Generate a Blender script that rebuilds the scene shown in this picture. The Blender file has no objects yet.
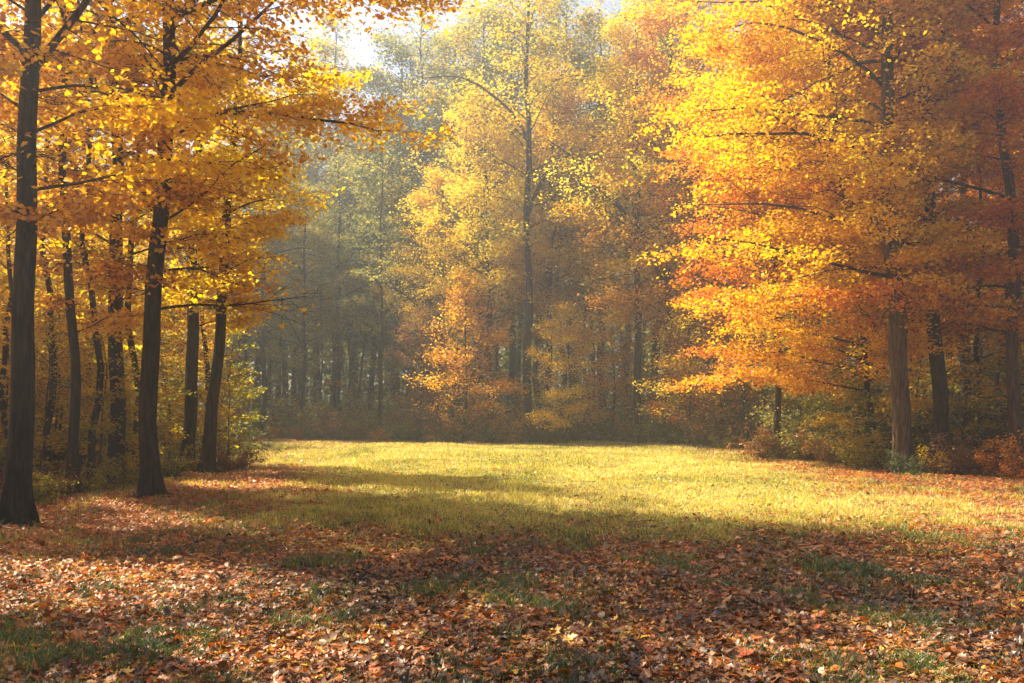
import bpy, math
import numpy as np
from mathutils import Vector

# ------------------------------------------------------------------ set-up
SC = bpy.context.scene
COL = SC.collection
F, EYE, HOR = 950.0, 1.7, 411.0           # focal length in pixels, eye height, row of the horizon
SUN_AZ, SUN_EL = math.radians(-54), math.radians(51)
rng = np.random.default_rng(7)


def ground_z(x, y):
    x = np.asarray(x, float); y = np.asarray(y, float)
    z = 0.035*np.sin(x*0.9+1.3)*np.cos(y*0.7) + 0.05*np.sin(x*0.31+y*0.23) + 0.02*np.sin(x*2.1+y*1.7+2)
    return z


def pos(px, Y):
    return (px-512.0)*Y/F


def hashn(x, y, s):
    n = np.sin(x*127.1+y*311.7+s*74.7)*43758.5453
    return n-np.floor(n)


def vnoise(x, y, s=0):
    xi = np.floor(x); yi = np.floor(y); fx = x-xi; fy = y-yi
    fx = fx*fx*(3-2*fx); fy = fy*fy*(3-2*fy)
    a = hashn(xi, yi, s); b = hashn(xi+1, yi, s); c = hashn(xi, yi+1, s); d = hashn(xi+1, yi+1, s)
    return (a*(1-fx)+b*fx)*(1-fy)+(c*(1-fx)+d*fx)*fy


def sstep(a, b, x):
    t = np.clip((x-a)/(b-a), 0, 1)
    return t*t*(3-2*t)


def litter(x, y):
    """0 = clean grass, 1 = ground wholly covered in fallen leaves"""
    n = vnoise(x*0.55, y*0.4, 1)*0.6+vnoise(x*1.7, y*1.3, 2)*0.4
    front = 1-sstep(6.0, 19.0, y+2.0*(vnoise(x*.4, y*.3, 5)-.5)-0.10*x)
    left = (1-sstep(-7.2, -2.6, x+0.10*(y-20)+2*(n-.5)))*(1-.75*sstep(26, 33, y))
    right = sstep(5.0, 10.5, x-0.06*(y-22)+3*(n-.5))*0.85
    far = sstep(49., 52.5, y+5*(n-.5)+0.12*np.abs(x))
    m = np.maximum(np.maximum(front, left), np.maximum(right, far))
    m = m-.6*sstep(-2.2, -3.6, x+.3*(y-6.5))*sstep(7.6, 6.6, y)-.2*sstep(.45, .8, vnoise(x*.9, y*.9, 31))*sstep(9.5, 7.5, y)
    m = 0.10+0.90*np.clip(m, 0, 1)
    n = vnoise(x*0.8, y*0.6, 11)*.4+vnoise(x*2.6, y*2.0, 12)*.6
    return np.clip(m*(0.45+1.2*n), 0, 1)


# ------------------------------------------------------------------ mesh helpers
def mesh_np(name, verts, faces_list, attr=None, smooth=False):
    """faces_list: list of (n, k) int arrays. attr: list of float arrays, one value per face."""
    me = bpy.data.meshes.new(name)
    verts = np.ascontiguousarray(verts, dtype=np.float32)
    me.vertices.add(len(verts)); me.vertices.foreach_set('co', verts.ravel())
    faces_list = [f for f in faces_list if len(f)]
    loops = np.concatenate([f.ravel() for f in faces_list]).astype(np.int32)
    sizes = np.concatenate([np.full(len(f), f.shape[1]) for f in faces_list])
    starts = np.concatenate([[0], np.cumsum(sizes)[:-1]]).astype(np.int32)
    me.loops.add(len(loops)); me.loops.foreach_set('vertex_index', loops)
    me.polygons.add(len(sizes)); me.polygons.foreach_set('loop_start', starts)
    if smooth:
        me.polygons.foreach_set('use_smooth', np.ones(len(sizes), dtype=bool))
    me.update(calc_edges=True)
    if attr is not None:
        a = me.attributes.new('tint', 'FLOAT', 'FACE')
        a.data.foreach_set('value', np.concatenate(attr).astype(np.float32))
    return me


def tubes(P, R, sides, lobes=None):
    """P (N,K,3), R (N,K): N tapering tubes, returns verts, quads"""
    N, K, _ = P.shape
    T = np.gradient(P, axis=1)
    T /= np.linalg.norm(T, axis=2, keepdims=True)+1e-9
    mean = P[:, -1]-P[:, 0]
    ref = np.where((np.abs(mean[:, 2]) > 0.7*np.linalg.norm(mean, axis=1))[:, None], [[1., 0, 0]], [[0, 0, 1.]])[:, None, :]
    U = np.cross(T, ref); U /= np.linalg.norm(U, axis=2, keepdims=True)+1e-9
    V = np.cross(T, U)
    th = np.arange(sides)*2*np.pi/sides
    rr = R[:, :, None]*np.ones(sides)
    if lobes is not None:
        rr = rr*lobes
    verts = P[:, :, None, :]+rr[..., None]*(U[:, :, None, :]*np.cos(th)[None, None, :, None]+V[:, :, None, :]*np.sin(th)[None, None, :, None])
    idx = np.arange(N*K*sides).reshape(N, K, sides)
    a = idx[:, :-1, :]; b = np.roll(a, -1, axis=2); c = idx[:, 1:, :]; d = np.roll(c, -1, axis=2)
    return verts.reshape(-1, 3), np.stack([a, c, d, b], -1).reshape(-1, 4)


def leaf_cloud(C, size, r, tilt=0.6, fine=False, up=None):
    """one small pointed, folded leaf at each point of C. Returns verts, quads per leaf (n leaves -> k quads each)"""
    n = len(C)
    yaw = r.uniform(0, 2*np.pi, n)
    # leaf normal
    nx = r.normal(0, tilt, n); ny = r.normal(0, tilt, n)
    N = np.stack([nx, ny, np.ones(n)], 1)
    N /= np.linalg.norm(N, axis=1, keepdims=True)
    D = np.stack([np.cos(yaw), np.sin(yaw), np.zeros(n)-0.25], 1)
    D -= (D*N).sum(1, keepdims=True)*N
    D /= np.linalg.norm(D, axis=1, keepdims=True)
    S = np.cross(N, D)
    s = (size*r.uniform(0.6, 1.25, n))[:, None]
    w = s*r.uniform(0.30, 0.42, n)[:, None]
    up_ = N*s*r.uniform(0.02, 0.22, n)[:, None]
    if fine:
        v = np.stack([C-D*s*.5, C-D*s*.12+S*w+up_, C+D*s*.2+S*w*.75+up_*.8, C+D*s*.55-up_*.3,
                      C+D*s*.2-S*w*.75+up_*.8, C-D*s*.12-S*w+up_], 1).reshape(-1, 3)
        b = (np.arange(n)*6)[:, None]
        q = np.concatenate([b+np.array([[0, 1, 2, 3]]), b+np.array([[0, 3, 4, 5]])], 0)
        return v, q, 2
    v = np.stack([C-D*s*.5, C+S*w+up_, C+D*s*.5, C-S*w+up_], 1).reshape(-1, 3)
    b = (np.arange(n)*4)[:, None]
    return v, b+np.array([[0, 1, 2, 3]]), 1


def along(P, s):
    """sample polylines P (N,K,3) at s (N,) in 0..1"""
    K = P.shape[1]
    t = np.clip(s, 0, 0.9999)*(K-1); i = t.astype(int); f = (t-i)[:, None]
    n = np.arange(len(P))
    return P[n, i]*(1-f)+P[n, i+1]*f


# ------------------------------------------------------------------ materials
def new_mat(name):
    m = bpy.data.materials.new(name); m.use_nodes = True
    nt = m.node_tree; nt.nodes.clear()
    return m, nt, nt.nodes.new('ShaderNodeOutputMaterial')


def ramp(nt, stops, interp='LINEAR'):
    n = nt.nodes.new('ShaderNodeValToRGB'); cr = n.color_ramp; cr.interpolation = interp
    while len(cr.elements) < len(stops):
        cr.elements.new(0.5)
    for e, (p, c) in zip(cr.elements, stops):
        e.position = p; e.color = (*c, 1)
    return n


def leaf_mat(name, stops, trans=0.6, gloss=0.015, rough=0.45, varobj=0.0):
    m, nt, out = new_mat(name)
    at = nt.nodes.new('ShaderNodeAttribute'); at.attribute_name = 'tint'
    fac = at.outputs['Fac']
    if varobj:
        oi = nt.nodes.new('ShaderNodeObjectInfo')
        ma = nt.nodes.new('ShaderNodeMath'); ma.operation = 'MULTIPLY_ADD'
        nt.links.new(oi.outputs['Random'], ma.inputs[0]); ma.inputs[1].default_value = varobj
        sub = nt.nodes.new('ShaderNodeMath'); sub.operation = 'SUBTRACT'; sub.inputs[1].default_value = varobj*.5
        nt.links.new(fac, sub.inputs[0]); nt.links.new(sub.outputs[0], ma.inputs[2]); fac = ma.outputs[0]
    cr = ramp(nt, stops); nt.links.new(fac, cr.inputs[0])
    # mottling: each leaf is a little uneven
    d = nt.nodes.new('ShaderNodeBsdfDiffuse'); t = nt.nodes.new('ShaderNodeBsdfTranslucent')
    nt.links.new(cr.outputs[0], d.inputs[0])
    hs = nt.nodes.new('ShaderNodeHueSaturation'); hs.inputs['Saturation'].default_value = 1.08; hs.inputs['Value'].default_value = 1.12
    nt.links.new(cr.outputs[0], hs.inputs['Color']); nt.links.new(hs.outputs[0], t.inputs[0])
    mx = nt.nodes.new('ShaderNodeMixShader'); mx.inputs[0].default_value = trans
    nt.links.new(d.outputs[0], mx.inputs[1]); nt.links.new(t.outputs[0], mx.inputs[2])
    last = mx
    if gloss:
        g = nt.nodes.new('ShaderNodeBsdfGlossy'); g.inputs['Roughness'].default_value = rough
        g.inputs[0].default_value = (1, .97, .9, 1)
        m2 = nt.nodes.new('ShaderNodeMixShader'); m2.inputs[0].default_value = gloss
        nt.links.new(mx.outputs[0], m2.inputs[1]); nt.links.new(g.outputs[0], m2.inputs[2]); last = m2
    nt.links.new(last.outputs[0], out.inputs[0])
    return m


def bark_mat(name, c1, c2, moss=None):
    m, nt, out = new_mat(name)
    b = nt.nodes.new('ShaderNodeBsdfPrincipled'); b.inputs['Roughness'].default_value = 0.9
    b.inputs['Specular IOR Level'].default_value = 0.15
    tc = nt.nodes.new('ShaderNodeTexCoord'); mp = nt.nodes.new('ShaderNodeMapping'); mp.inputs['Scale'].default_value = (17, 17, 2.6)
    nt.links.new(tc.outputs['Object'], mp.inputs[0])
    n1 = nt.nodes.new('ShaderNodeTexNoise'); n1.inputs['Scale'].default_value = 1.0; n1.inputs['Detail'].default_value = 5
    n1.inputs['Roughness'].default_value = 0.7
    nt.links.new(mp.outputs[0], n1.inputs['Vector'])
    n2 = nt.nodes.new('ShaderNodeTexNoise'); n2.inputs['Scale'].default_value = 1.3; n2.inputs['Detail'].default_value = 4
    nt.links.new(tc.outputs['Object'], n2.inputs['Vector'])
    cr = ramp(nt, [(0.40, c1), (0.52, tuple((a*.6+b_*.4) for a, b_ in zip(c1, c2))), (0.64, c2)])
    nt.links.new(n1.outputs['Fac'], cr.inputs[0])
    col = cr.outputs[0]
    if moss:
        mr = ramp(nt, [(0.5, (0, 0, 0)), (0.66, (1, 1, 1))]); nt.links.new(n2.outputs['Fac'], mr.inputs[0])
        mx = nt.nodes.new('ShaderNodeMix'); mx.data_type = 'RGBA'
        mf = nt.nodes.new('ShaderNodeMath'); mf.operation = 'MULTIPLY'; mf.inputs[1].default_value = 0.55
        nt.links.new(mr.outputs[0], mf.inputs[0]); nt.links.new(mf.outputs[0], mx.inputs[0])
        nt.links.new(col, mx.inputs[6]); mx.inputs[7].default_value = (*moss, 1); col = mx.outputs[2]
    nt.links.new(col, b.inputs['Base Color'])
    bp = nt.nodes.new('ShaderNodeBump'); bp.inputs['Strength'].default_value = 0.9; bp.inputs['Distance'].default_value = 0.06
    nt.links.new(n1.outputs['Fac'], bp.inputs['Height']); nt.links.new(bp.outputs[0], b.inputs['Normal'])
    nt.links.new(b.outputs[0], out.inputs[0])
    return m


LM = {
    'gold': leaf_mat('gold_leaves', [(0, (.36, .13, .012)), (.25, (.57, .29, .010)), (.55, (.78, .49, .015)), (.8, (.82, .62, .03)), (1, (.62, .56, .10))], varobj=.12),
    'amber': leaf_mat('amber_leaves', [(0, (.26, .07, .010)), (.3, (.55, .21, .010)), (.6, (.78, .38, .015)), (.85, (.84, .50, .025)), (1, (.78, .56, .07))], varobj=.12),
    'goldam': leaf_mat('golden_orange_leaves', [(0, (.32, .09, .007)), (.25, (.57, .245, .008)), (.55, (.79, .435, .010)), (.8, (.85, .56, .018)), (1, (.82, .64, .04))], varobj=.12),
    'orange': leaf_mat('orange_leaves', [(0, (.28, .06, .010)), (.3, (.54, .15, .014)), (.6, (.72, .26, .02)), (.85, (.78, .38, .03)), (1, (.80, .52, .06))], varobj=.12),
    'red': leaf_mat('red_leaves', [(0, (.16, .018, .008)), (.35, (.42, .05, .012)), (.65, (.62, .12, .018)), (.88, (.70, .24, .025)), (1, (.74, .42, .05))], varobj=.12),
    'lime': leaf_mat('yellow_green_leaves', [(0, (.07, .09, .02)), (.3, (.18, .19, .03)), (.6, (.42, .36, .04)), (.85, (.66, .47, .05)), (1, (.70, .38, .03))], varobj=.2),
    'olive': leaf_mat('olive_leaves', [(0, (.06, .075, .02)), (.35, (.14, .15, .035)), (.65, (.27, .25, .05)), (.88, (.46, .36, .06)), (1, (.56, .38, .05))], varobj=.2),
    'brown': leaf_mat('russet_leaves', [(0, (.08, .045, .02)), (.35, (.17, .085, .03)), (.65, (.30, .14, .035)), (.88, (.46, .22, .04)), (1, (.58, .33, .06))], varobj=.2),
    'green': leaf_mat('dark_green_leaves', [(0, (.02, .035, .012)), (.4, (.045, .07, .02)), (.75, (.10, .12, .03)), (1, (.26, .22, .05))], trans=.4, gloss=.02, varobj=.2),
}
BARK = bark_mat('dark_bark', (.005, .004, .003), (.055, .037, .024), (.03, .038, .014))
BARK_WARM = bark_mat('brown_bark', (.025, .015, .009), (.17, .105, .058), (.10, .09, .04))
TWIG = bark_mat('twig_bark', (.020, .014, .010), (.06, .042, .028))


# ------------------------------------------------------------------ trees
def trunk_curve(ctrl, H, K, r, wob):
    z = np.linspace(0, 1, K)**1.5*H
    cz = np.array([c[2] for c in ctrl]); cx = np.array([c[0] for c in ctrl]); cy = np.array([c[1] for c in ctrl])
    x = np.interp(z, cz, cx); y = np.interp(z, cz, cy)
    for _ in range(3):
        x[1:-1] = (x[:-2]+2*x[1:-1]+x[2:])/4; y[1:-1] = (y[:-2]+2*y[1:-1]+y[2:])/4
    ph = r.uniform(0, 6.28, 4)
    x = x+wob*(np.sin(z*.9+ph[0])-np.sin(ph[0]))+wob*.4*(np.sin(z*2.3+ph[1])-np.sin(ph[1]))
    y = y+wob*(np.sin(z*.8+ph[2])-np.sin(ph[2]))
    return np.stack([x, y, z], 1)


def grow(seed, H=17., r0=.22, ctrl=None, z0=3., spread=4.5, n_limb=60, n_twig=10, n_sub=3, n_leaf=14, leaf=.13,
         bias=None, bstr=.3, fine=False, sides=12, wob=.05, top=.35, rise=(25, 60), zmax=None, extra=None, flat=.07, tilt=.6,
         jit=.16, low=.8, lowt=.6, tmean=.55, clump=2., thin=None, front=1.):
    """returns meshes (trunk, branches, crown) of one broad-leaved tree"""
    r = np.random.default_rng(seed)
    ctrl = ctrl or [(0, 0, 0), (r.normal(0, .3), r.normal(0, .3), H)]
    K = 26 if fine else 16
    tc = trunk_curve(ctrl, H, K, r, wob)
    zz = tc[:, 2]
    def rad(z):
        return r0*np.clip(1-z/H, .02, 1)**.62
    R = rad(zz)+r0*.55*np.exp(-zz/.30)
    tz0 = tc.copy(); tz0[0, 2] = -.35
    th = np.arange(sides)*2*np.pi/sides
    ph = r.uniform(0, 6.28, 2)
    lob = 1+.42*np.exp(-zz/.35)[:, None]*np.cos(5*th+ph[0])[None]+.05*np.cos(3*th[None]+zz[:, None]*1.1+ph[1])+r.normal(0, .018, (K, sides))+(r.normal(0, .055, (1, sides))+r.normal(0, .03, (K, sides)).cumsum(0)*.35 if sides > 20 else 0)
    tv, tf = tubes(tz0[None], R[None], sides, lob[None])
    if sides > 20:              # roots running out from the foot
        q_ = np.random.default_rng(seed+5000)
        nr = 6; ra = np.arange(nr)*2*np.pi/nr+q_.uniform(-.4, .4, nr); rl = r0*q_.uniform(2.6, 5.0, nr)
        sR = np.linspace(0, 1, 7)[None]; aa = ra[:, None]+q_.normal(0, .35, nr)[:, None]*sR
        rad_ = r0*.7+rl[:, None]*sR
        PR = np.stack([np.cos(aa)*rad_, np.sin(aa)*rad_, .17*(1-sR)**2.2*(r0/.17)-.035*sR-.02+0*aa], 2)
        rv, rf = tubes(PR, r0*.34*q_.uniform(.7, 1.2, nr)[:, None]*(1-sR*.8), 8)
        tf = np.concatenate([tf, rf+len(tv)]); tv = np.concatenate([tv, rv])
    # limbs
    i = np.arange(n_limb)
    t = ((i+r.uniform(0, 1, n_limb))/n_limb)**.95
    z = z0+(H*.985-z0)*t
    az = i*2.39996+r.normal(0, .35, n_limb)
    prof = low+(1-low)*sstep(0, lowt, t); prof = prof*(1-(1-top)*np.clip((t-.35)/.65, 0, 1)**1.3)
    L = spread*prof*r.uniform(.5, 1.15, n_limb)
    if bias is not None:
        L = L*(1+bstr*np.cos(az-bias))
    L = np.where(np.sin(az) < -.25, L*front, L)
    el = np.radians(rise[0]+(rise[1]-rise[0])*t+r.normal(0, 8, n_limb))
    if extra is not None:          # named big limbs: (height, azimuth, length, elevation)
        for (ez, ea, eL, ee) in extra:
            z = np.append(z, ez); az = np.append(az, ea); L = np.append(L, eL); el = np.append(el, np.radians(ee)); t = np.append(t, .2)
    n = len(z)
    KL = 8
    P0 = np.stack([np.interp(z, zz, tc[:, 0]), np.interp(z, zz, tc[:, 1]), z], 1)
    P = np.zeros((n, KL, 3)); P[:, 0] = P0
    a = az.copy(); e = el.copy()
    for k in range(1, KL):
        st = (L/(KL-1))[:, None]
        d = np.stack([np.cos(a)*np.cos(e), np.sin(a)*np.cos(e), np.sin(e)], 1)
        P[:, k] = P[:, k-1]+d*st
        a = a+r.normal(0, .2, n); e = e-el*.13+r.normal(0, .11, n)-.012
    lr = np.clip(.006+.0055*L+.09*rad(z)*np.clip(L/4, .3, 1), .006, r0*.5)
    if extra is not None:
        lr[-len(extra):] *= np.array([2.0 if ex[3] > 40 else 1.35 for ex in extra])
    RL = lr[:, None]*np.linspace(1, .18, KL)[None]**.9
    bv, bf = tubes(P, RL, 6 if fine else 4)
    # twigs
    li = np.repeat(np.arange(n), n_twig); m = len(li)
    s = np.tile((np.arange(n_twig)+.5)/n_twig, n)*.86+.14+r.uniform(-.04, .04, m)
    s = np.clip(s, .1, .99)
    Q0 = along(P[li], s); Q1 = along(P[li], np.clip(s+.04, 0, 1)); dd = Q1-Q0; ba = np.arctan2(dd[:, 1], dd[:, 0])
    side = np.where(np.arange(m) % 2 == 0, 1, -1)
    ta = ba+side*np.radians(r.uniform(28, 72, m)); te = np.radians(r.normal(4, 14, m))
    TL = (L[li]*.42*(1.1-.55*s)+.25)*r.uniform(.6, 1.15, m)
    KT = 5
    T = np.zeros((m, KT, 3)); T[:, 0] = Q0
    for k in range(1, KT):
        d = np.stack([np.cos(ta)*np.cos(te), np.sin(ta)*np.cos(te), np.sin(te)], 1)
        T[:, k] = T[:, k-1]+d*(TL/(KT-1))[:, None]
        ta = ta+r.normal(0, .14, m)-side*.07; te = te-.07+r.normal(0, .06, m)
    tr = np.clip(.35*lr[li]*(1-.6*s), .005, .022)
    v2, f2 = tubes(T, tr[:, None]*np.linspace(1, .3, KT)[None], 3)
    bf2 = [bf, f2+len(bv)]; bvs = [bv, v2]
    # twiglets
    if n_sub:
        ti = np.repeat(np.arange(m), n_sub); q = len(ti)
        s2 = np.tile((np.arange(n_sub)+.6)/n_sub, m)*.9+r.uniform(-.08, .08, q); s2 = np.clip(s2, .05, .98)
        W0 = along(T[ti], s2); W1 = along(T[ti], np.clip(s2+.05, 0, 1)); dd = W1-W0; wa = np.arctan2(dd[:, 1], dd[:, 0])
        wa = wa+np.where(np.arange(q) % 2 == 0, 1, -1)*np.radians(r.uniform(20, 70, q)); we = np.radians(r.normal(-4, 16, q))
        WL = (TL[ti]*.45+.12)*r.uniform(.6, 1.2, q)
        W = np.zeros((q, 3, 3)); W[:, 0] = W0
        for k in (1, 2):
            d = np.stack([np.cos(wa)*np.cos(we), np.sin(wa)*np.cos(we), np.sin(we)], 1)
            W[:, k] = W[:, k-1]+d*(WL/2)[:, None]; we = we-.12
        if fine:
            v3, f3 = tubes(W, np.full((q, 3), .004)*np.array([[1.2, .9, .5]]), 3)
            bf2.append(f3+len(bv)+len(v2)); bvs.append(v3)
        tw_limb = li[ti]; base = W; BL = WL
    else:
        base = T; BL = TL; tw_limb = li
    nb = len(base)
    # density varies from spray to spray: gaps and thick clumps
    dens = np.clip(r.gamma(clump, 1/clump, n)[tw_limb]*r.uniform(.2, 1.8, nb), .05, 3.)*np.clip(L[tw_limb]/(.72*spread), .08, 1.35)
    cnt = r.poisson(n_leaf*dens)
    bi = np.repeat(np.arange(nb), cnt); q = len(bi)
    C = along(base[bi], r.uniform(0.05, 1, q)**.8)
    C = C+np.stack([r.normal(0, jit, q), r.normal(0, jit, q), r.normal(-.03, flat, q)], 1)
    if zmax is not None:
        keep = C[:, 2] < zmax; C = C[keep]; bi = bi[keep]; q = len(bi)
    keep = C[:, 2] > .25; C = C[keep]; bi = bi[keep]; q = len(bi)
    if thin is not None:
        keep = (C[:, 2] < thin[0]) | (r.uniform(0, 1, q) < thin[1]); C = C[keep]; bi = bi[keep]; q = len(bi)
    lv, lf, k = leaf_cloud(C, leaf, r, tilt, fine)
    hue = r.normal(0, .13, n)[tw_limb]+r.normal(0, .07, nb)
    tint = np.clip(tmean+hue[bi]+r.normal(0, .18, q), 0, 1)
    tint = np.tile(tint, k)
    return (mesh_np('trunk', tv, [tf], smooth=True), mesh_np('branches', np.concatenate(bvs), bf2, smooth=True),
            mesh_np('crown', lv, [lf], [tint]))


def grow_shrub(seed, h=2.2, w=1.6, stems=26, n_twig=9, n_leaf=14, leaf=.1, fine=False, tmean=.5, tilt=.7):
    r = np.random.default_rng(seed)
    n = stems; K = 7
    az = r.uniform(0, 6.283, n); el = np.radians(r.uniform(28, 86, n)); L = h*r.uniform(.55, 1.15, n)*(.65+.35*np.sin(el))
    P = np.zeros((n, K, 3)); P[:, 0] = np.stack([np.cos(az)*w*.12, np.sin(az)*w*.12, np.full(n, -.08)], 1)
    a, e = az.copy(), el.copy()
    for k in range(1, K):
        d = np.stack([np.cos(a)*np.cos(e)*w/1.4, np.sin(a)*np.cos(e)*w/1.4, np.sin(e)], 1)
        P[:, k] = P[:, k-1]+d*(L/(K-1))[:, None]; a = a+r.normal(0, .2, n); e = e-.10+r.normal(0, .12, n)
    sv, sf = tubes(P, (.010+.006*r.uniform(0, 1, n))[:, None]*np.linspace(1, .3, K)[None], 4)
    li = np.repeat(np.arange(n), n_twig); m = len(li)
    s = np.tile((np.arange(n_twig)+.5)/n_twig, n)*.85+.15
    Q = along(P[li], s); ta = r.uniform(0, 6.283, m); te = np.radians(r.normal(15, 22, m)); TL = h*.26*r.uniform(.4, 1.2, m)
    T = np.zeros((m, 3, 3)); T[:, 0] = Q
    for k in (1, 2):
        d = np.stack([np.cos(ta)*np.cos(te), np.sin(ta)*np.cos(te), np.sin(te)], 1)
        T[:, k] = T[:, k-1]+d*(TL/2)[:, None]; te = te-.25
    v2, f2 = tubes(T, np.full((m, 3), .005)*np.array([[1.2, .9, .5]]), 3)
    cnt = r.poisson(n_leaf*np.clip(r.gamma(2., .5, n)[li], .1, 3))
    bi = np.repeat(np.arange(m), cnt); q = len(bi)
    C = along(T[bi], r.uniform(0, 1, q))+r.normal(0, .05+.02*h, (q, 3))*np.array([[1, 1, .7]])
    keep = C[:, 2] > .03; C = C[keep]; bi = bi[keep]; q = len(bi)
    lv, lf, k = leaf_cloud(C, leaf, r, tilt, fine)
    tint = np.tile(np.clip(tmean+r.normal(0, .12, n)[li][bi]+r.normal(0, .14, q), 0, 1), k)
    return (mesh_np('stems', np.concatenate([sv, v2]), [sf, f2+len(sv)]), mesh_np('foliage', lv, [lf], [tint]))


def link(name, data, parent=None, mat=None):
    o = bpy.data.objects.new(name, data); COL.objects.link(o)
    if parent is not None:
        o.parent = parent
    if mat is not None:
        if not data.materials:
            data.materials.append(mat)
        o.material_slots[0].link = 'OBJECT'; o.material_slots[0].material = mat
    return o


def root(name, label, cat, x, y, rot=0., scale=1., group=None):
    e = bpy.data.objects.new(name, None); COL.objects.link(e)
    e.empty_display_size = .3
    e.location = (x, y, float(ground_z(x, y))); e.rotation_euler = (0, 0, rot)
    e.scale = (scale,)*3 if np.isscalar(scale) else scale
    e['label'] = label; e['category'] = cat
    if group:
        e['group'] = group
    return e


def place_tree(meshes, x, y, label, pal, rot=0., scale=1., group=None, bark=None, name='autumn_tree'):
    e = root(name, label, 'tree', x, y, rot, scale, group)
    link('trunk', meshes[0], e, bark or BARK); link('branches', meshes[1], e, TWIG); link('crown', meshes[2], e, LM[pal])
    return e


def place_shrub(meshes, x, y, label, pal, rot=0., scale=1., group=None, name='shrub'):
    e = root(name, label, 'shrub', x, y, rot, scale, group)
    link('stems', meshes[0], e, TWIG); link('foliage', meshes[1], e, LM[pal])
    return e


PI = math.pi
# ---- near left trees: (pixel of base, distance) and the pixel course of the trunk
def ctrl_from(px0, Y, pts, H):
    """pts: list of (px, py) along the trunk in the photograph's frame -> local trunk line at that distance"""
    x0 = pos(px0, Y); c = [(0, 0, 0)]
    for (px, py) in pts:
        c.append((pos(px, Y)-x0, 0.0, EYE+(HOR-py)*Y/F))
    dx = c[-1][0]-c[-2][0] if len(c) > 2 else 0; dz = max(c[-1][2]-c[-2][2], .1)
    c.append((c[-1][0]+dx/dz*(H-c[-1][2])*.5, 0., H))
    return c


near = [
    # px, Y, H, r0, pts, z0, spread, bias, bstr, palette, bark, extra, n_limb, label
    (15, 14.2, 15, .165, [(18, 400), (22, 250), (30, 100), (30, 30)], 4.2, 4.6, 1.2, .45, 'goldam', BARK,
     [(6.75, .05, 3.4, 52), (6.9, 2.8, 2.6, 50)], 58, 'thick dark leaning trunk at the left edge with a big forked limb rising right'),
    (73, 18.8, 15, .105, [(72, 400), (66, 250), (64, 120), (60, 20)], 3.2, 3.6, 1.2, .4, 'goldam', BARK, None, 46,
     'slim dark tree just right of the thick leftmost trunk'),
    (115, 21.3, 15.5, .175, [(117, 400), (118, 250), (116, 100), (110, 0)], 3.2, 4.6, 1.3, .4, 'gold', BARK, None, 60,
     'straight dark trunk standing back behind the slim tree on the left'),
    (152, 18.1, 16, .168, [(152, 420), (162, 300), (166, 180), (174, 40)], 3.4, 5.0, .75, .42, 'goldam', BARK,
     [(7.0, .05, 4.2, 22), (9.1, -.25, 5.0, 14), (8.2, -.6, 4.2, 20), (9.8, .2, 5.0, 10), (10.6, -.1, 5.4, 6)], 66, 'stout trunk with flared mossy foot, furthest forward after the leftmost tree'),
    (186, 27.4, 14.0, .18, [(188, 400), (192, 300), (194, 150)], 4.0, 3.0, 1.2, .3, 'gold', BARK, None, 50,
     'upright grey-brown trunk beside the leaning one at the meadow corner'),
    (207, 26, 14, .17, [(212, 400), (220, 300), (231, 160), (236, 80)], 4.0, 3.3, .3, .2, 'gold', BARK, None, 64,
     'right-leaning trunk at the corner of the left wood, nearest the meadow'),
]
for k, (px, Y, H, r0, pts, z0, spread, bias, bstr, pal, bark, extra, nl, label) in enumerate(near):
    M = grow(100+k, H=H, r0=r0, ctrl=ctrl_from(px, Y, pts, H), z0=z0, spread=spread, n_limb=nl, n_twig=11, n_sub=4, n_leaf=15,
             leaf=.112, bias=bias, bstr=bstr, fine=True, sides=30, wob=.05, extra=extra, rise=(18, 55), low=.42, lowt=.55, tmean=.55 if k in (0, 3) else .58, clump=1., tilt=.85, front=.4,
             thin=[(9., 1.), (10.5, .45), (10.5, .35), (11.5, .6), (8.5, .25), (8.8, .25)][k])
    place_tree(M, pos(px, Y), Y, label, pal, bark=bark)

# ---- near right trees
right = [
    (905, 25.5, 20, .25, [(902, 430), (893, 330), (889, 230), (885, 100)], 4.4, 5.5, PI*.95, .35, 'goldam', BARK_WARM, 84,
     'stout sunlit brown trunk at the right side of the meadow, under golden sprays'),
    (939, 26.2, 20, .20, [(938, 420), (933, 300), (925, 120), (922, 30)], 3.8, 5.0, PI*.7, .45, 'amber', BARK, 70,
     'straight dark slim trunk right behind the stout sunlit trunk'),
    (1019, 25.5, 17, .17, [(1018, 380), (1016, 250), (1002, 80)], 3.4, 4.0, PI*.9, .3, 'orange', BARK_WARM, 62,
     'reddish-orange tree cut by the right edge of the picture'),
    (778, 34.5, 20, .13, [(774, 300), (776, 100)], 2.6, 4.5, PI*1.15, .2, 'orange', BARK, 78,
     'orange-pink leaved tree with low hanging sprays at the right corner of the meadow'),
    (880, 29, 18, .10, [(868, 400), (866, 350), (850, 250), (830, 100)], 2.0, 4.4, PI*1.1, .3, 'goldam', BARK, 96,
     'bright golden tree with a thin curved trunk, just left of the stout sunlit trunk'),
    (965, 33, 20, .20, [(966, 300), (962, 100)], 3.2, 5.2, PI, .1, 'orange', BARK, 70,
     'orange tree standing behind the slim dark trunk on the right'),
]
for k, (px, Y, H, r0, pts, z0, spread, bias, bstr, pal, bark, nl, label) in enumerate(right):
    M = grow(200+k, H=H, r0=r0, ctrl=ctrl_from(px, Y, pts, H), z0=z0, spread=spread, n_limb=nl, n_twig=11, n_sub=4, n_leaf=25,
             leaf=.105, bias=bias, bstr=bstr, fine=(k < 3), sides=30 if k < 3 else 12, wob=.05, rise=(14, 55), tmean=.6 if k != 2 else .55, tilt=.8, clump=2., front=.45 if k < 3 else 1.)
    place_tree(M, pos(px, Y), Y, label, pal, bark=bark)

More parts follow.
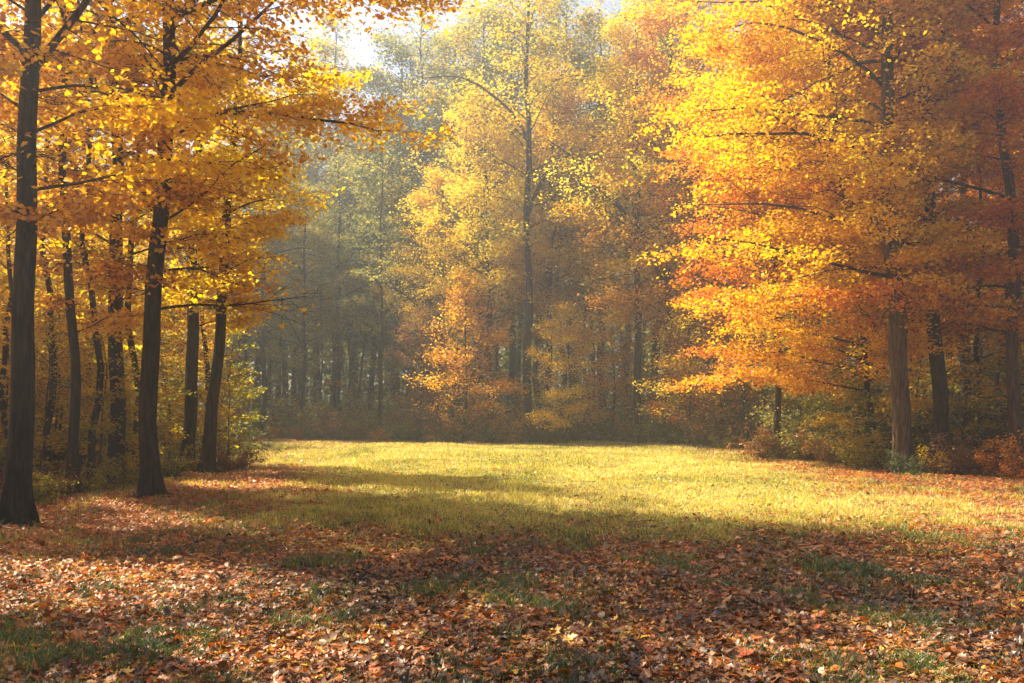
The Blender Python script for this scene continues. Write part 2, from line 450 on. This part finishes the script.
# ---- prototypes of the trees further off
PT = {
    'tall': [grow(300+i, H=27, r0=.27, z0=7.2, spread=5.4, n_limb=64, n_twig=10, n_sub=3, clump=1.3, n_leaf=16, extra=[(9+2*i, 1+i*2, 9., 66), (13., 4.+i, 8., 62), (17., 2.4+i, 6., 60)], leaf=.19, jit=.28, flat=.26,
                  top=.4, rise=(20, 62), wob=.10, sides=10, bias=None, tmean=.62) for i in range(3)],
    'bare': [grow(310+i, H=27, r0=.25, z0=9.5, spread=4.6, n_limb=42, n_twig=9, n_sub=3, clump=1.3, n_leaf=13, extra=[(12+2*i, 2+i*2, 9., 66), (16., 5.+i, 7., 60)], leaf=.18, jit=.26, flat=.24,
                  top=.4, rise=(25, 65), wob=.12, sides=10, tmean=.62) for i in range(2)],
    'pole': [grow(320+i, H=18, r0=.11, z0=6., spread=2.6, n_limb=34, n_twig=7, n_sub=2, n_leaf=9, leaf=.20, jit=.2, flat=.1,
                  top=.4, rise=(25, 62), wob=.14, sides=8) for i in range(2)],
    'under': [grow(330+i, H=9.5, r0=.085, z0=1.1, spread=3.3, n_limb=40, n_twig=8, n_sub=3, n_leaf=14, leaf=.14, jit=.2, flat=.18,
                   top=.35, rise=(18, 62), wob=.08, sides=7) for i in range(3)],
    'sapling': [grow(340+i, H=6.0, r0=.04, z0=.6, spread=1.9, n_limb=26, n_twig=7, n_sub=2, n_leaf=8, leaf=.13, jit=.12, flat=.05,
                     top=.35, rise=(15, 50), wob=.10, sides=6, fine=True) for i in range(3)],
}
SH = {
    'low': [grow_shrub(400+i, h=1.5, w=1.7, stems=22, n_leaf=11, leaf=.10) for i in range(2)],
    'big': [grow_shrub(410+i, h=3.0, w=1.7, stems=30, n_leaf=15, leaf=.15) for i in range(3)],
    'fine': [grow_shrub(420+i, h=1.6, w=1.5, stems=26, n_leaf=11, leaf=.105, fine=True) for i in range(3)],
}
rr = np.random.default_rng(99)


def T(kind, i, px, Y, label, pal, sc=1., group=None, bark=None):
    p = PT[kind]
    place_tree(p[i % len(p)], pos(px, Y), Y, label, pal, rot=rr.uniform(0, 6.28), scale=sc*rr.uniform(.97, 1.03), group=group, bark=bark)


def S(kind, i, px, Y, label, pal, sc=1., group=None):
    p = SH[kind]
    place_shrub(p[i % len(p)], pos(px, Y), Y, label, pal, rot=rr.uniform(0, 6.28), scale=sc*rr.uniform(.93, 1.07), group=group)


# front rank of the far treeline, singled out one by one
T('pole', 0, 92, 20.5, 'thin dark pole tree between the slim tree and the straight dark trunk on the left', 'gold', .75)
T('pole', 1, 134, 22.5, 'thin dark pole tree peeping out left of the stout mossy trunk', 'gold', .8)
T('pole', 0, 50, 21.5, 'thin dark pole tree between the thick leftmost trunk and the slim tree', 'amber', .75)
T('pole', 0, 203, 30, 'thin pole tree seen between the upright and the right-leaning trunk', 'gold', .8)
T('pole', 1, 978, 30, 'thin dark pole tree right of the straight dark slim trunk', 'amber', .8)
T('pole', 0, 1001, 33, 'thin pole tree close to the reddish edge tree', 'orange', .8)
T('tall', 0, 398, 67, 'grey-green tall tree at the right rim of the misty hollow, left of its twin', 'olive', 1.05)
T('bare', 1, 424, 64, 'tall bare-limbed grey-green tree rising over the right rim of the misty hollow', 'olive', 1.08)
T('tall', 2, 456, 68, 'tall grey-green tree just behind the soft yellow hazy tree', 'lime', 1.08)
T('bare', 0, 530, 52, 'tall yellow tree with the long bare dark trunk at the centre of the far treeline', 'lime', 1.05)
T('tall', 1, 548, 54.5, 'thick trunk just right of the long bare central trunk', 'gold', .78)
T('pole', 0, 561, 55.5, 'second trunk right of the long bare central trunk, close behind its neighbour', 'amber', 1.15)
T('pole', 1, 586, 54, 'thin straight pole tree in the light gap right of centre', 'gold', 1.)
T('pole', 0, 594, 56, 'thinnest pole tree in the light gap right of centre', 'lime', .9)
T('tall', 2, 640, 48.5, 'broad yellow-orange tree halfway along the far treeline, trunk veiled by leaves', 'gold', .80)
T('tall', 0, 668, 47.5, 'dark-trunked amber tree nearer the right end of the far treeline', 'amber', .84)
T('pole', 1, 679, 49, 'slim trunk close beside the dark-trunked amber tree', 'amber', 1.1)
T('pole', 0, 706, 46, 'left of two thin trunks beside the pink-orange tree', 'gold', 1.05)
T('pole', 1, 723, 45, 'right of two thin trunks beside the pink-orange tree', 'orange', 1.05)
T('tall', 1, 490, 54, 'pale golden tree left of the long bare central trunk', 'gold', .70)
T('tall', 0, 440, 58, 'soft yellow hazy tree beside the misty hollow', 'gold', .62)
T('pole', 0, 382, 57, 'slender trunk standing alone in the light beams of the misty hollow', 'olive', 1.)
T('under', 0, 462, 51.5, 'low spreading amber tree at the foot of the pale golden tree', 'amber', .95)
T('under', 2, 612, 51, 'small orange tree hanging its sprays over the light gap', 'amber', .8)
T('under', 1, 700, 46.5, 'small orange tree in front of the two thin trunks', 'orange', .9)
T('under', 1, 566, 49, 'small golden tree standing just right of the central trunks, front of the treeline', 'gold', .72)
T('under', 0, 686, 45, 'small golden tree between the dark-trunked amber tree and the thin trunks', 'gold', .8)
T('under', 2, 745, 42, 'small russet tree under the pink-orange crown', 'brown', .9)
T('under', 0, 795, 36.5, 'small olive tree below the bright golden tree', 'olive', .7)
T('under', 1, 418, 54, 'small brown tree right of the misty hollow', 'brown', .75)

# hazy hollow at the left and the second rank
g = 'dim trees in the misty hollow'
for k, (px, Y) in enumerate([(246, 62), (262, 58), (283, 64), (304, 60), (322, 66), (341, 61), (362, 65), (398, 63), (414, 66)]):
    T(['pole', 'bare', 'pole', 'tall'][k % 4], k, px, Y, 'dim thin-trunked tree veiled by mist in the shaded hollow', 'olive', [.85, .66, .9, .6][k % 4], g)
for k, (px, Y) in enumerate([(240, 74), (258, 70), (276, 77), (296, 72), (316, 76), (334, 70), (352, 74), (372, 71), (392, 76), (410, 71), (430, 75)]):
    T('tall', k, px, Y, 'dim thin-trunked tree veiled by mist in the shaded hollow', ['olive', 'lime'][k % 2], 1.10 if 300 < px < 345 else .9, g)
g = 'second rank of the far treeline'
for k, (px, Y) in enumerate([(455, 66), (478, 62), (512, 61), (540, 66), (572, 62), (604, 63), (628, 67), (655, 60), (690, 58), (715, 60),
                             (742, 54), (765, 58), (790, 50), (815, 46), (840, 52)]):
    T('tall' if k % 3 else 'bare', k, px, Y, 'yellow-green tree in the second rank behind the far treeline', ['lime', 'olive', 'lime'][k % 3], 1.06 if 450 < px < 700 else .84, g)
g = 'trees deep in the right wood'
for k, (px, Y) in enumerate([(862, 40), (885, 46), (912, 38), (950, 44), (982, 37), (1010, 42), (1045, 34), (1060, 28), (1075, 46), (1110, 38), (995, 50)]):
    T(['tall', 'under', 'pole'][k % 3], k, px, Y, 'autumn tree deep in the right wood behind the edge trunks', ['amber', 'lime', 'gold'][k % 3], [.8, 1., 1.][k % 3], g)
g = 'trees deep in the left wood'
for k, (x, y, kd, pal, sc) in enumerate([
    (-20, 26, 'under', 'gold', 1.3), (-16.5, 22, 'under', 'gold', 1.1), (-24, 33, 'under', 'amber', 1.35), (-14.5, 32, 'under', 'gold', 1.05),
    (-19, 36, 'under', 'lime', 1.2), (-28, 42, 'tall', 'gold', .55), (-23, 46, 'under', 'gold', 1.3), (-17.5, 42, 'under', 'gold', .95), (-33, 50, 'tall', 'gold', .65),
    (-12.5, 27.5, 'under', 'gold', .85), (-27, 55, 'tall', 'gold', .6), (-22, 58, 'bare', 'gold', .6), (-38, 60, 'tall', 'gold', .7), (-32, 64, 'tall', 'gold', .7),
    (-13.5, 19.5, 'under', 'gold', .95), (-18, 29, 'under', 'gold', .9), (-13.8, 24.5, 'pole', 'gold', .65), (-21, 51, 'pole', 'lime', .8), (-11.2, 21, 'pole', 'gold', .6),
    (-26, 66, 'tall', 'lime', .7), (-20, 70, 'tall', 'olive', .7), (-21.5, 30, 'under', 'gold', 1.2), (-26, 38, 'under', 'gold', 1.4), (-15.2, 37, 'under', 'gold', .9),
    (-14, 29.5, 'under', 'lime', .6), (-24, 52, 'tall', 'lime', .8), (-29, 58, 'tall', 'gold', .9), (-22, 63, 'tall', 'lime', 1.), (-10.2, 30, 'under', 'gold', .6), (-13, 22, 'under', 'gold', .7), (-16, 25.5, 'under', 'gold', 1.), (-18.5, 33, 'under', 'gold', 1.25), (-11.5, 24, 'under', 'gold', .55), (-20, 40.5, 'under', 'gold', 1.2)]):
    T(kd, k, 512+F*x/y, y, 'golden tree deep in the left wood behind the near trunks', pal, sc, g)
g = 'unseen canopy added beyond the left edge'  # trees out of view, added for the shade they throw on the foreground
for k, (x, y, kd, sc) in enumerate([(-13.5, 13.5, 'tall', .58), (-15, 8, 'tall', .62), (-8.7, 10.4, 'bare', .78), (-10.6, 6.3, 'bare', .8), (-12, 5, 'tall', .6), (-13.2, 17.2, 'tall', .5)]):
    T(kd, k, 512+F*x/y, y, 'unseen amber tree added outside the left edge to shade the foreground', 'amber', sc, g)

# undergrowth
g = 'yellow-green saplings between the left trunks'
for k, (px, Y, sc) in enumerate([(38, 20, .62), (55, 24, .8), (92, 26, .9), (138, 27, .8), (170, 30, .8), (100, 21, .55), (135, 22, .5), (218, 31, .72), (30, 28, 1.), (228, 29, .5), (62, 31, .9), (8, 22, .8)]):
    T('sapling', k, px, Y, 'thin sapling with yellow-green leaves between the left trunks', 'lime', sc, g)
g = 'saplings at the edge of the right wood'
for k, (px, Y, sc) in enumerate([(880, 29, .95), (868, 31, .7), (972, 30, .85), (1000, 28, .8), (955, 35, .9), (915, 33, .8)]):
    T('sapling', k, px, Y, 'thin sapling with yellow leaves behind the right edge trunks', 'lime', sc, g)
S('fine', 0, 232, 27.5, 'small leafy bush at the meadow corner beside the leaning trunk', 'brown', .62)
S('fine', 1, 132, 20.5, 'low yellow bush between the slim tree and the stout mossy trunk', 'lime', .5)
S('fine', 2, 170, 24, 'dark green tuft of undergrowth behind the stout mossy trunk', 'olive', .55)
g = 'green bushes in the left wood'
for k, (px, Y) in enumerate([(45, 27), (75, 32), (95, 36), (135, 34), (165, 37), (25, 34), (200, 34), (222, 38), (5, 29), (60, 42), (110, 44), (180, 44), (-15, 24)]):
    S('big', k, px, Y, 'dark olive bush in the shade of the left wood', ['olive', 'green', 'lime'][k % 3], .75, g)
g = 'brown scrub at the foot of the left trunks'
for k, (px, Y) in enumerate([(48, 17.5), (95, 19.5), (110, 21.5), (30, 16.5), (175, 26), (198, 27.5), (-5, 18)]):
    S('low', k, px, Y, 'low brown scrub at the foot of the left trunks', ['brown', 'lime'][k % 2], .5, g)
S('fine', 2, 905, 24.6, 'dark green clump hugging the foot of the stout sunlit trunk', 'green', .42)
S('fine', 1, 933, 25.6, 'yellow-leaved young bush right of the stout sunlit trunk', 'gold', .5)
S('fine', 0, 968, 24.6, 'russet bush at the right wood edge, left of the bright edge trunk', 'brown', .85)
S('fine', 1, 1008, 23.8, 'russet-orange bush in the lower right corner of the wood edge', 'orange', .8)
S('fine', 2, 862, 28.5, 'yellowish bush at the meadow edge left of the stout sunlit trunk', 'lime', .85)
S('big', 1, 772, 34, 'brown bush hiding the foot of the orange-pink tree', 'brown', .55)
S('big', 2, 800, 33, 'olive bush between the orange-pink tree and the brown bush', 'olive', .6)
S('big', 0, 822, 32.5, 'lowest dark bush left of the thin curved trunk', 'brown', .5)
S('fine', 0, 838, 31, 'brown bush at the meadow edge below the bright golden tree', 'brown', .8)
g = 'dark bushes under the right wood'
for k, (px, Y) in enumerate([(885, 32), (915, 34), (945, 31), (975, 33), (1005, 30), (865, 35), (930, 38), (990, 38), (1040, 28), (842, 37), (900, 40), (960, 42)]):
    S('big', k, px, Y, 'dark green bush in the shade of the right wood', ['green', 'green', 'olive'][k % 3], .8, g)
g = 'bushes along the foot of the far treeline'
k = 0
for px in range(236, 850, 17):
    Yb = 56.5 if px < 430 else (54.5-(px-430)*.012 if px < 640 else 52-(px-640)*.078)
    S('big', k, px+rr.uniform(-6, 6), Yb+rr.uniform(-2.6, 2.0), 'low bush in the dark scrub at the foot of the far treeline',
      ['brown', 'lime', 'amber', 'olive', 'brown', 'olive', 'brown'][k % 7], [.62, .85, .45, .75, .35][k % 5], g)
    k += 1
g = 'taller scrub behind the far treeline'
for px in range(230, 860, 30):
    Yb = 60.5 if px < 640 else 57-(px-640)*.05
    S('big', k, px+rr.uniform(-6, 6), Yb+rr.uniform(-1, 1.5), 'tall bush between the trunks of the far treeline', ['olive', 'lime', 'brown'][k % 3], 1.25, g)
    k += 1

# ------------------------------------------------------------------ far woods, one mass
def far_woods():
    r = np.random.default_rng(5)
    pts = []; 
    ang = np.radians(np.linspace(-62, 62, 150)); tv = []; tf = []; off = 0
    vs = []; n = 0
    cen = []
    for a in ang:
        for d0 in (78, 90, 104):
            d = d0+r.uniform(-4, 4); a2 = a+r.uniform(-.01, .01)
            cen.append((math.sin(a2)*d, math.cos(a2)*d, r.uniform(15, 22)))
    cen = np.array(cen)
    P = np.stack([np.stack([cen[:, 0], cen[:, 1], np.full(len(cen), -.3)], 1), np.stack([cen[:, 0]+r.normal(0, .3, len(cen)), cen[:, 1], cen[:, 2]*.5], 1),
                  np.stack([cen[:, 0]+r.normal(0, .5, len(cen)), cen[:, 1], cen[:, 2]*.92], 1)], 1)
    wv, wf = tubes(P, np.array([[.22, .15, .04]])*np.ones((len(cen), 1)), 5)
    per = 620
    ci = np.repeat(np.arange(len(cen)), per); q = len(ci)
    # clumps: 26 per tree
    nc = 26
    cc = np.stack([r.normal(0, 2.0, (len(cen), nc)), r.normal(0, 2.0, (len(cen), nc)), r.uniform(.02, .95, (len(cen), nc))*cen[:, 2][:, None]], 2)
    k = r.integers(0, nc, q)
    C = cc[ci, k]+r.normal(0, 1, (q, 3))*np.array([[1.1, 1.1, .55]])
    C[:, :2] += cen[ci, :2]; C[:, 2] = np.abs(C[:, 2])+.1
    lv, lf, _ = leaf_cloud(C, .5, r, .8)
    tint = np.clip(.5+r.normal(0, .15, len(cen))[ci]+r.normal(0, .15, q), 0, 1)
    me = mesh_np('distant_woods', np.concatenate([wv, lv]), [wf, lf+len(wv)], [np.zeros(len(wf)), tint])
    me.materials.append(LM['olive']); me.materials.append(TWIG)
    mi = np.zeros(len(wf)+len(lf), dtype=np.int32); mi[:len(wf)] = 1
    me.polygons.foreach_set('material_index', mi)
    o = link('distant_woods', me); o['kind'] = 'stuff'; o['label'] = 'far-off wood reading as one dim mass behind the treeline'; o['category'] = 'woods'


far_woods()

# ------------------------------------------------------------------ ground
def ground():
    xs = np.concatenate([np.linspace(-170, -40, 14)[:-1], np.linspace(-40, 40, 321), np.linspace(40, 170, 14)[1:]])
    ys = np.concatenate([np.linspace(-60, -2, 10)[:-1], np.linspace(-2, 70, 289), np.linspace(70, 180, 14)[1:]])
    X, Y = np.meshgrid(xs, ys)
    Z = ground_z(X, Y)
    v = np.stack([X, Y, Z], -1).reshape(-1, 3)
    idx = np.arange(X.size).reshape(X.shape)
    q = np.stack([idx[:-1, :-1], idx[:-1, 1:], idx[1:, 1:], idx[1:, :-1]], -1).reshape(-1, 4)
    me = mesh_np('ground', v, [q], smooth=True)
    a = me.attributes.new('litter', 'FLOAT', 'POINT'); a.data.foreach_set('value', litter(X, Y).ravel().astype(np.float32))
    m, nt, out = new_mat('meadow_ground')
    N = nt.nodes.new; Lk = nt.links.new
    b = N('ShaderNodeBsdfPrincipled'); b.inputs['Roughness'].default_value = .95; b.inputs['Specular IOR Level'].default_value = .1
    tc = N('ShaderNodeTexCoord'); at = N('ShaderNodeAttribute'); at.attribute_name = 'litter'
    v1 = N('ShaderNodeTexVoronoi'); v1.inputs['Scale'].default_value = 13; Lk(tc.outputs['Object'], v1.inputs['Vector'])
    lr = ramp(nt, [(0, (.035, .02, .012)), (.3, (.10, .045, .022)), (.55, (.20, .09, .04)), (.8, (.30, .17, .09)), (1, (.40, .16, .03))])
    sp = N('ShaderNodeSeparateColor'); Lk(v1.outputs['Color'], sp.inputs[0]); Lk(sp.outputs[0], lr.inputs[0])
    n1 = N('ShaderNodeTexNoise'); n1.inputs['Scale'].default_value = 9; n1.inputs['Detail'].default_value = 8; Lk(tc.outputs['Object'], n1.inputs['Vector'])
    gr = ramp(nt, [(.25, (.04, .05, .015)), (.5, (.17, .15, .032)), (.7, (.34, .27, .06)), (.85, (.24, .13, .04))]); Lk(n1.outputs['Fac'], gr.inputs[0])
    n2 = N('ShaderNodeTexNoise'); n2.inputs['Scale'].default_value = 3.5; n2.inputs['Detail'].default_value = 6; Lk(tc.outputs['Object'], n2.inputs['Vector'])
    ad = N('ShaderNodeMath'); ad.operation = 'ADD'; Lk(at.outputs['Fac'], ad.inputs[0])
    su = N('ShaderNodeMath'); su.operation = 'SUBTRACT'; Lk(n2.outputs['Fac'], su.inputs[0]); su.inputs[1].default_value = .5; Lk(su.outputs[0], ad.inputs[1])
    mr = ramp(nt, [(.30, (0, 0, 0)), (.55, (1, 1, 1))]); Lk(ad.outputs[0], mr.inputs[0])
    mx = N('ShaderNodeMix'); mx.data_type = 'RGBA'; Lk(mr.outputs[0], mx.inputs[0]); Lk(gr.outputs[0], mx.inputs[6]); Lk(lr.outputs[0], mx.inputs[7])
    Lk(mx.outputs[2], b.inputs['Base Color'])
    bp = N('ShaderNodeBump'); bp.inputs['Strength'].default_value = .8; bp.inputs['Distance'].default_value = .05
    Lk(n1.outputs['Fac'], bp.inputs['Height']); Lk(bp.outputs[0], b.inputs['Normal']); Lk(b.outputs[0], out.inputs[0])
    me.materials.append(m)
    o = link('ground', me); o['kind'] = 'structure'; o['label'] = 'meadow floor of grass and leaf litter'; o['category'] = 'ground'


ground()


def scatter(n, p, y0=5.2, y1=60., half=.64, r=rng):
    """points in the wedge in front of the camera with areal density ~ Y**-p"""
    u = r.uniform(0, 1, n); e = 2-p
    Y = (y0**e+u*(y1**e-y0**e))**(1/e) if abs(e) > 1e-6 else y0*(y1/y0)**u
    X = r.uniform(-1, 1, n)*(half*Y+1.5)
    return X, Y


def fallen_leaves():
    r = np.random.default_rng(21)
    mats = leaf_mat('fallen_leaf', [(0, (.03, .013, .008)), (.2, (.09, .033, .014)), (.36, (.18, .055, .014)), (.46, (.24, .095, .026)), (.53, (.36, .19, .075)), (.62, (.30, .085, .014)),
                                    (.78, (.50, .16, .015)), (.9, (.55, .09, .012)), (1, (.66, .38, .04))], trans=.25, gloss=.05, rough=.45)
    # lobed outline
    outline = np.array([(-.5, 0), (-.32, .10), (-.28, .30), (-.06, .20), (.04, .46), (.16, .20), (.34, .26), (.55, 0)])
    outline = np.concatenate([outline, outline[1:-1][::-1]*[1, -1]])          # 14 points
    no = len(outline)
    X, Y = scatter(230000, 1.6, r=r)
    L = litter(X, Y)
    p = .13+.87*sstep(.12, .85, L)
    keep = r.uniform(0, 1, len(X)) < p
    X, Y, L = X[keep], Y[keep], L[keep]
    n = len(X)
    size = np.clip(r.lognormal(-2.90, .36, n), .028, .15)*(1+.25*sstep(15, 45, Y))
    Z = ground_z(X, Y)+r.uniform(.008, .05, n)
    yaw = r.uniform(0, 6.283, n)
    tl = .30
    Nn = np.stack([r.normal(0, tl, n), r.normal(0, tl, n), np.ones(n)], 1); Nn /= np.linalg.norm(Nn, axis=1, keepdims=True)
    D = np.stack([np.cos(yaw), np.sin(yaw), np.zeros(n)], 1); D -= (D*Nn).sum(1, keepdims=True)*Nn; D /= np.linalg.norm(D, axis=1, keepdims=True)
    S_ = np.cross(Nn, D)
    C = np.stack([X, Y, Z], 1)
    # colours: brown and tan in front, oranger to the left wood and towards the light
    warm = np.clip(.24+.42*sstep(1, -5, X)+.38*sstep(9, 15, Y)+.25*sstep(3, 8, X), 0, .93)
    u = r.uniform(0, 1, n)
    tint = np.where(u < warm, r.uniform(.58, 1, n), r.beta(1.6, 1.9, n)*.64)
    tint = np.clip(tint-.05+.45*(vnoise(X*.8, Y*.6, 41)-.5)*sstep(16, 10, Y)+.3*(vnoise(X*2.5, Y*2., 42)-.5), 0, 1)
    nearm = Y < 19
    c1 = C[nearm]; d1 = D[nearm]; s1 = S_[nearm]; n1 = Nn[nearm]; z1 = size[nearm][:, None, None]
    m = len(c1)
    wide = r.uniform(.7, 1.1, m)[:, None, None]
    ox = outline[None, :, 0, None]*r.uniform(.85, 1.1, (m, no, 1)); oy = outline[None, :, 1, None]*wide*r.uniform(.8, 1.15, (m, no, 1))
    curl = r.normal(.25, .5, m)[:, None, None]; curl2 = r.normal(.1, .5, m)[:, None, None]
    v = c1[:, None]+z1*(d1[:, None]*ox+s1[:, None]*oy+n1[:, None]*(curl*(ox**2)*1.1+curl2*(oy**2)*2.0))
    ctr = c1[:, None]-0*n1[:, None]
    v = np.concatenate([v, ctr], 1).reshape(-1, 3)
    b = (np.arange(m)*(no+1))[:, None, None]
    tri = np.stack([np.full(no, no), np.arange(no), (np.arange(no)+1) % no], 1)[None]
    f1 = (b+tri).reshape(-1, 3)
    t1 = np.repeat(tint[nearm], no)
    fm = ~nearm
    c2 = C[fm]; s2 = size[fm][:, None]; d2 = D[fm]; e2 = S_[fm]; n2 = Nn[fm]
    k = len(c2)
    v2 = np.stack([c2-d2*s2*.5, c2+e2*s2*.42+n2*s2*.15, c2+d2*s2*.5, c2-e2*s2*.42+n2*s2*.15], 1).reshape(-1, 3)
    f2 = (np.arange(k)*4)[:, None]+np.array([[0, 1, 2, 3]])+len(v)
    me = mesh_np('fallen_leaves', np.concatenate([v, v2]), [f1, f2], [t1, tint[fm]])
    me.materials.append(mats)
    o = link('fallen_leaves', me); o['kind'] = 'stuff'; o['label'] = 'brown, tan and orange fallen leaves strewn over the grass'; o['category'] = 'leaves'


fallen_leaves()


def fallen_twigs():
    r = np.random.default_rng(77)
    n = 420
    X, Y = scatter(n, 1.5, y1=34, r=r)
    a = r.uniform(0, 6.283, n); L = r.lognormal(-1.5, .6, n).clip(.08, 1.3)
    P = np.zeros((n, 5, 3)); P[:, 0] = np.stack([X, Y, ground_z(X, Y)+.03], 1)
    for k in range(1, 5):
        P[:, k, 0] = P[:, k-1, 0]+np.cos(a)*L/4; P[:, k, 1] = P[:, k-1, 1]+np.sin(a)*L/4
        P[:, k, 2] = ground_z(P[:, k, 0], P[:, k, 1])+r.uniform(.02, .06, n)
        a = a+r.normal(0, .3, n)
    v, f = tubes(P, (.0025+.004*L)[:, None]*np.linspace(1, .4, 5)[None], 5)
    me = mesh_np('fallen_twigs', v, [f], smooth=True)
    o = link('fallen_twigs', me, None, BARK_WARM); o['kind'] = 'stuff'; o['label'] = 'thin dead twigs scattered in the leaf litter'; o['category'] = 'twigs'


fallen_twigs()


def grass():
    r = np.random.default_rng(22)
    mat = leaf_mat('grass_blade', [(0, (.035, .07, .015)), (.35, (.10, .16, .025)), (.55, (.38, .35, .05)), (.75, (.68, .56, .11)), (1, (.80, .64, .20))], trans=.5, gloss=.05, rough=.5)
    X, Y = scatter(760000, 1.7, r=r, y1=58)
    L = litter(X, Y)
    tuft = vnoise(X*2.3, Y*1.9, 8)*.6+vnoise(X*6., Y*5., 9)*.4
    p = np.clip(1.2-1.1*L, .12, 1)*np.clip(.25+1.5*(tuft-.25), .05, 1.4)
    # lush green tufts in the foreground
    p = np.where(L > .5, p*np.where(tuft > .57, 2.4, .4), p)
    keep = r.uniform(0, 1, len(X)) < p
    X, Y, L, tuft = X[keep], Y[keep], L[keep], tuft[keep]
    n = len(X)
    h = r.uniform(.035, .10, n)*(1+.5*(tuft-.4))*(1+.3*sstep(15, 40, Y)); h = h*(.7+.9*vnoise(X*.9, Y*.6, 51)**1.5)
    w = .0028*(1+Y/15.)
    yaw = r.uniform(0, 6.283, n); lean = r.uniform(.15, 1.1, n); la = r.uniform(0, 6.283, n)
    C = np.stack([X, Y, ground_z(X, Y)-.005], 1)
    S_ = np.stack([np.cos(yaw), np.sin(yaw), np.zeros(n)], 1)*w[:, None]
    Ld = np.stack([np.cos(la)*lean, np.sin(la)*lean, np.ones(n)], 1)
    m1 = C+Ld*[.35, .35, .55]*h[:, None]; tp = C+Ld*[1., 1., 1.]*h[:, None]*np.stack([np.ones(n), np.ones(n), 1-.25*lean], 1)
    v = np.stack([C-S_, C+S_, m1+S_*.75, tp, m1-S_*.75], 1).reshape(-1, 3)
    b = (np.arange(n)*5)[:, None]
    q = b+np.array([[0, 1, 2, 4]]); t = b+np.array([[4, 2, 3]])
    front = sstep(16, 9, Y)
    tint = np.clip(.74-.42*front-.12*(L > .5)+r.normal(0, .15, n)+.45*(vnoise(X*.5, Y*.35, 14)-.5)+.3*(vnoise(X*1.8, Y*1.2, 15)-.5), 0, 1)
    me = mesh_np('grass', v, [q, t], [tint, tint])
    me.materials.append(mat)
    o = link('grass', me); o['kind'] = 'stuff'; o['label'] = 'short yellow-green meadow grass with tufts'; o['category'] = 'grass'


grass()

# ------------------------------------------------------------------ haze
def haze():
    x0, x1, y0, y1, z0, z1 = -172, 172, -62, 182, -1.4, 33.5
    v = [(x, y, z) for z in (z0, z1) for y in (y0, y1) for x in (x0, x1)]
    f = [(0, 2, 3, 1), (4, 5, 7, 6), (0, 1, 5, 4), (2, 6, 7, 3), (0, 4, 6, 2), (1, 3, 7, 5)]
    me = bpy.data.meshes.new('haze'); me.from_pydata(v, [], f); me.update()
    m, nt, out = new_mat('morning_haze')
    pv = nt.nodes.new('ShaderNodeVolumePrincipled')
    pv.inputs['Color'].default_value = (.78, .89, 1.0, 1); pv.inputs['Density'].default_value = HAZE; pv.inputs['Anisotropy'].default_value = .74
    nt.links.new(pv.outputs[0], out.inputs['Volume'])
    me.materials.append(m)
    o = link('haze', me); o['kind'] = 'stuff'; o['label'] = 'pale morning haze filling the clearing'; o['category'] = 'haze'


HAZE = 0.0031
haze()

# ------------------------------------------------------------------ sky, sun, camera
w = bpy.data.worlds.new('World'); SC.world = w; w.use_nodes = True
nt = w.node_tree; bg = nt.nodes['Background']; sky = nt.nodes.new('ShaderNodeTexSky'); sky.sky_type = 'NISHITA'; sky.sun_disc = False
sky.sun_elevation = SUN_EL; sky.sun_rotation = SUN_AZ; sky.dust_density = 4; sky.air_density = .6; sky.ozone_density = 1.2
nt.links.new(sky.outputs[0], bg.inputs[0]); bg.inputs[1].default_value = .085
sd = bpy.data.lights.new('sun', 'SUN'); sd.energy = 5.0; sd.angle = math.radians(.5); sd.color = (1, .885, .67)
so = bpy.data.objects.new('sun', sd); COL.objects.link(so)
sv = Vector((math.sin(SUN_AZ)*math.cos(SUN_EL), math.cos(SUN_AZ)*math.cos(SUN_EL), math.sin(SUN_EL)))
so.rotation_euler = sv.to_track_quat('Z', 'Y').to_euler(); so.location = (-20, 20, 45)

cam = bpy.data.cameras.new('camera'); co = bpy.data.objects.new('camera', cam); COL.objects.link(co)
co.location = (0, 0, EYE); co.rotation_euler = (math.radians(90), 0, 0)
cam.sensor_width = 36; cam.lens = F*36/1024; cam.shift_y = (HOR-341.5)/1024; cam.clip_end = 1000
SC.camera = co

SC.view_settings.view_transform = 'Standard'; SC.view_settings.look = 'None'; SC.view_settings.gamma = 1
SC.view_settings.use_curve_mapping = False
SC.view_settings.exposure = 1.64
SC.render.engine = 'CYCLES'
cy = SC.cycles
cy.use_denoising = True
cy.max_bounces = 5; cy.diffuse_bounces = 3; cy.transmission_bounces = 4; cy.glossy_bounces = 1; cy.volume_bounces = 1; cy.transparent_max_bounces = 4
cy.sample_clamp_indirect = 6; cy.caustics_reflective = False; cy.caustics_refractive = False
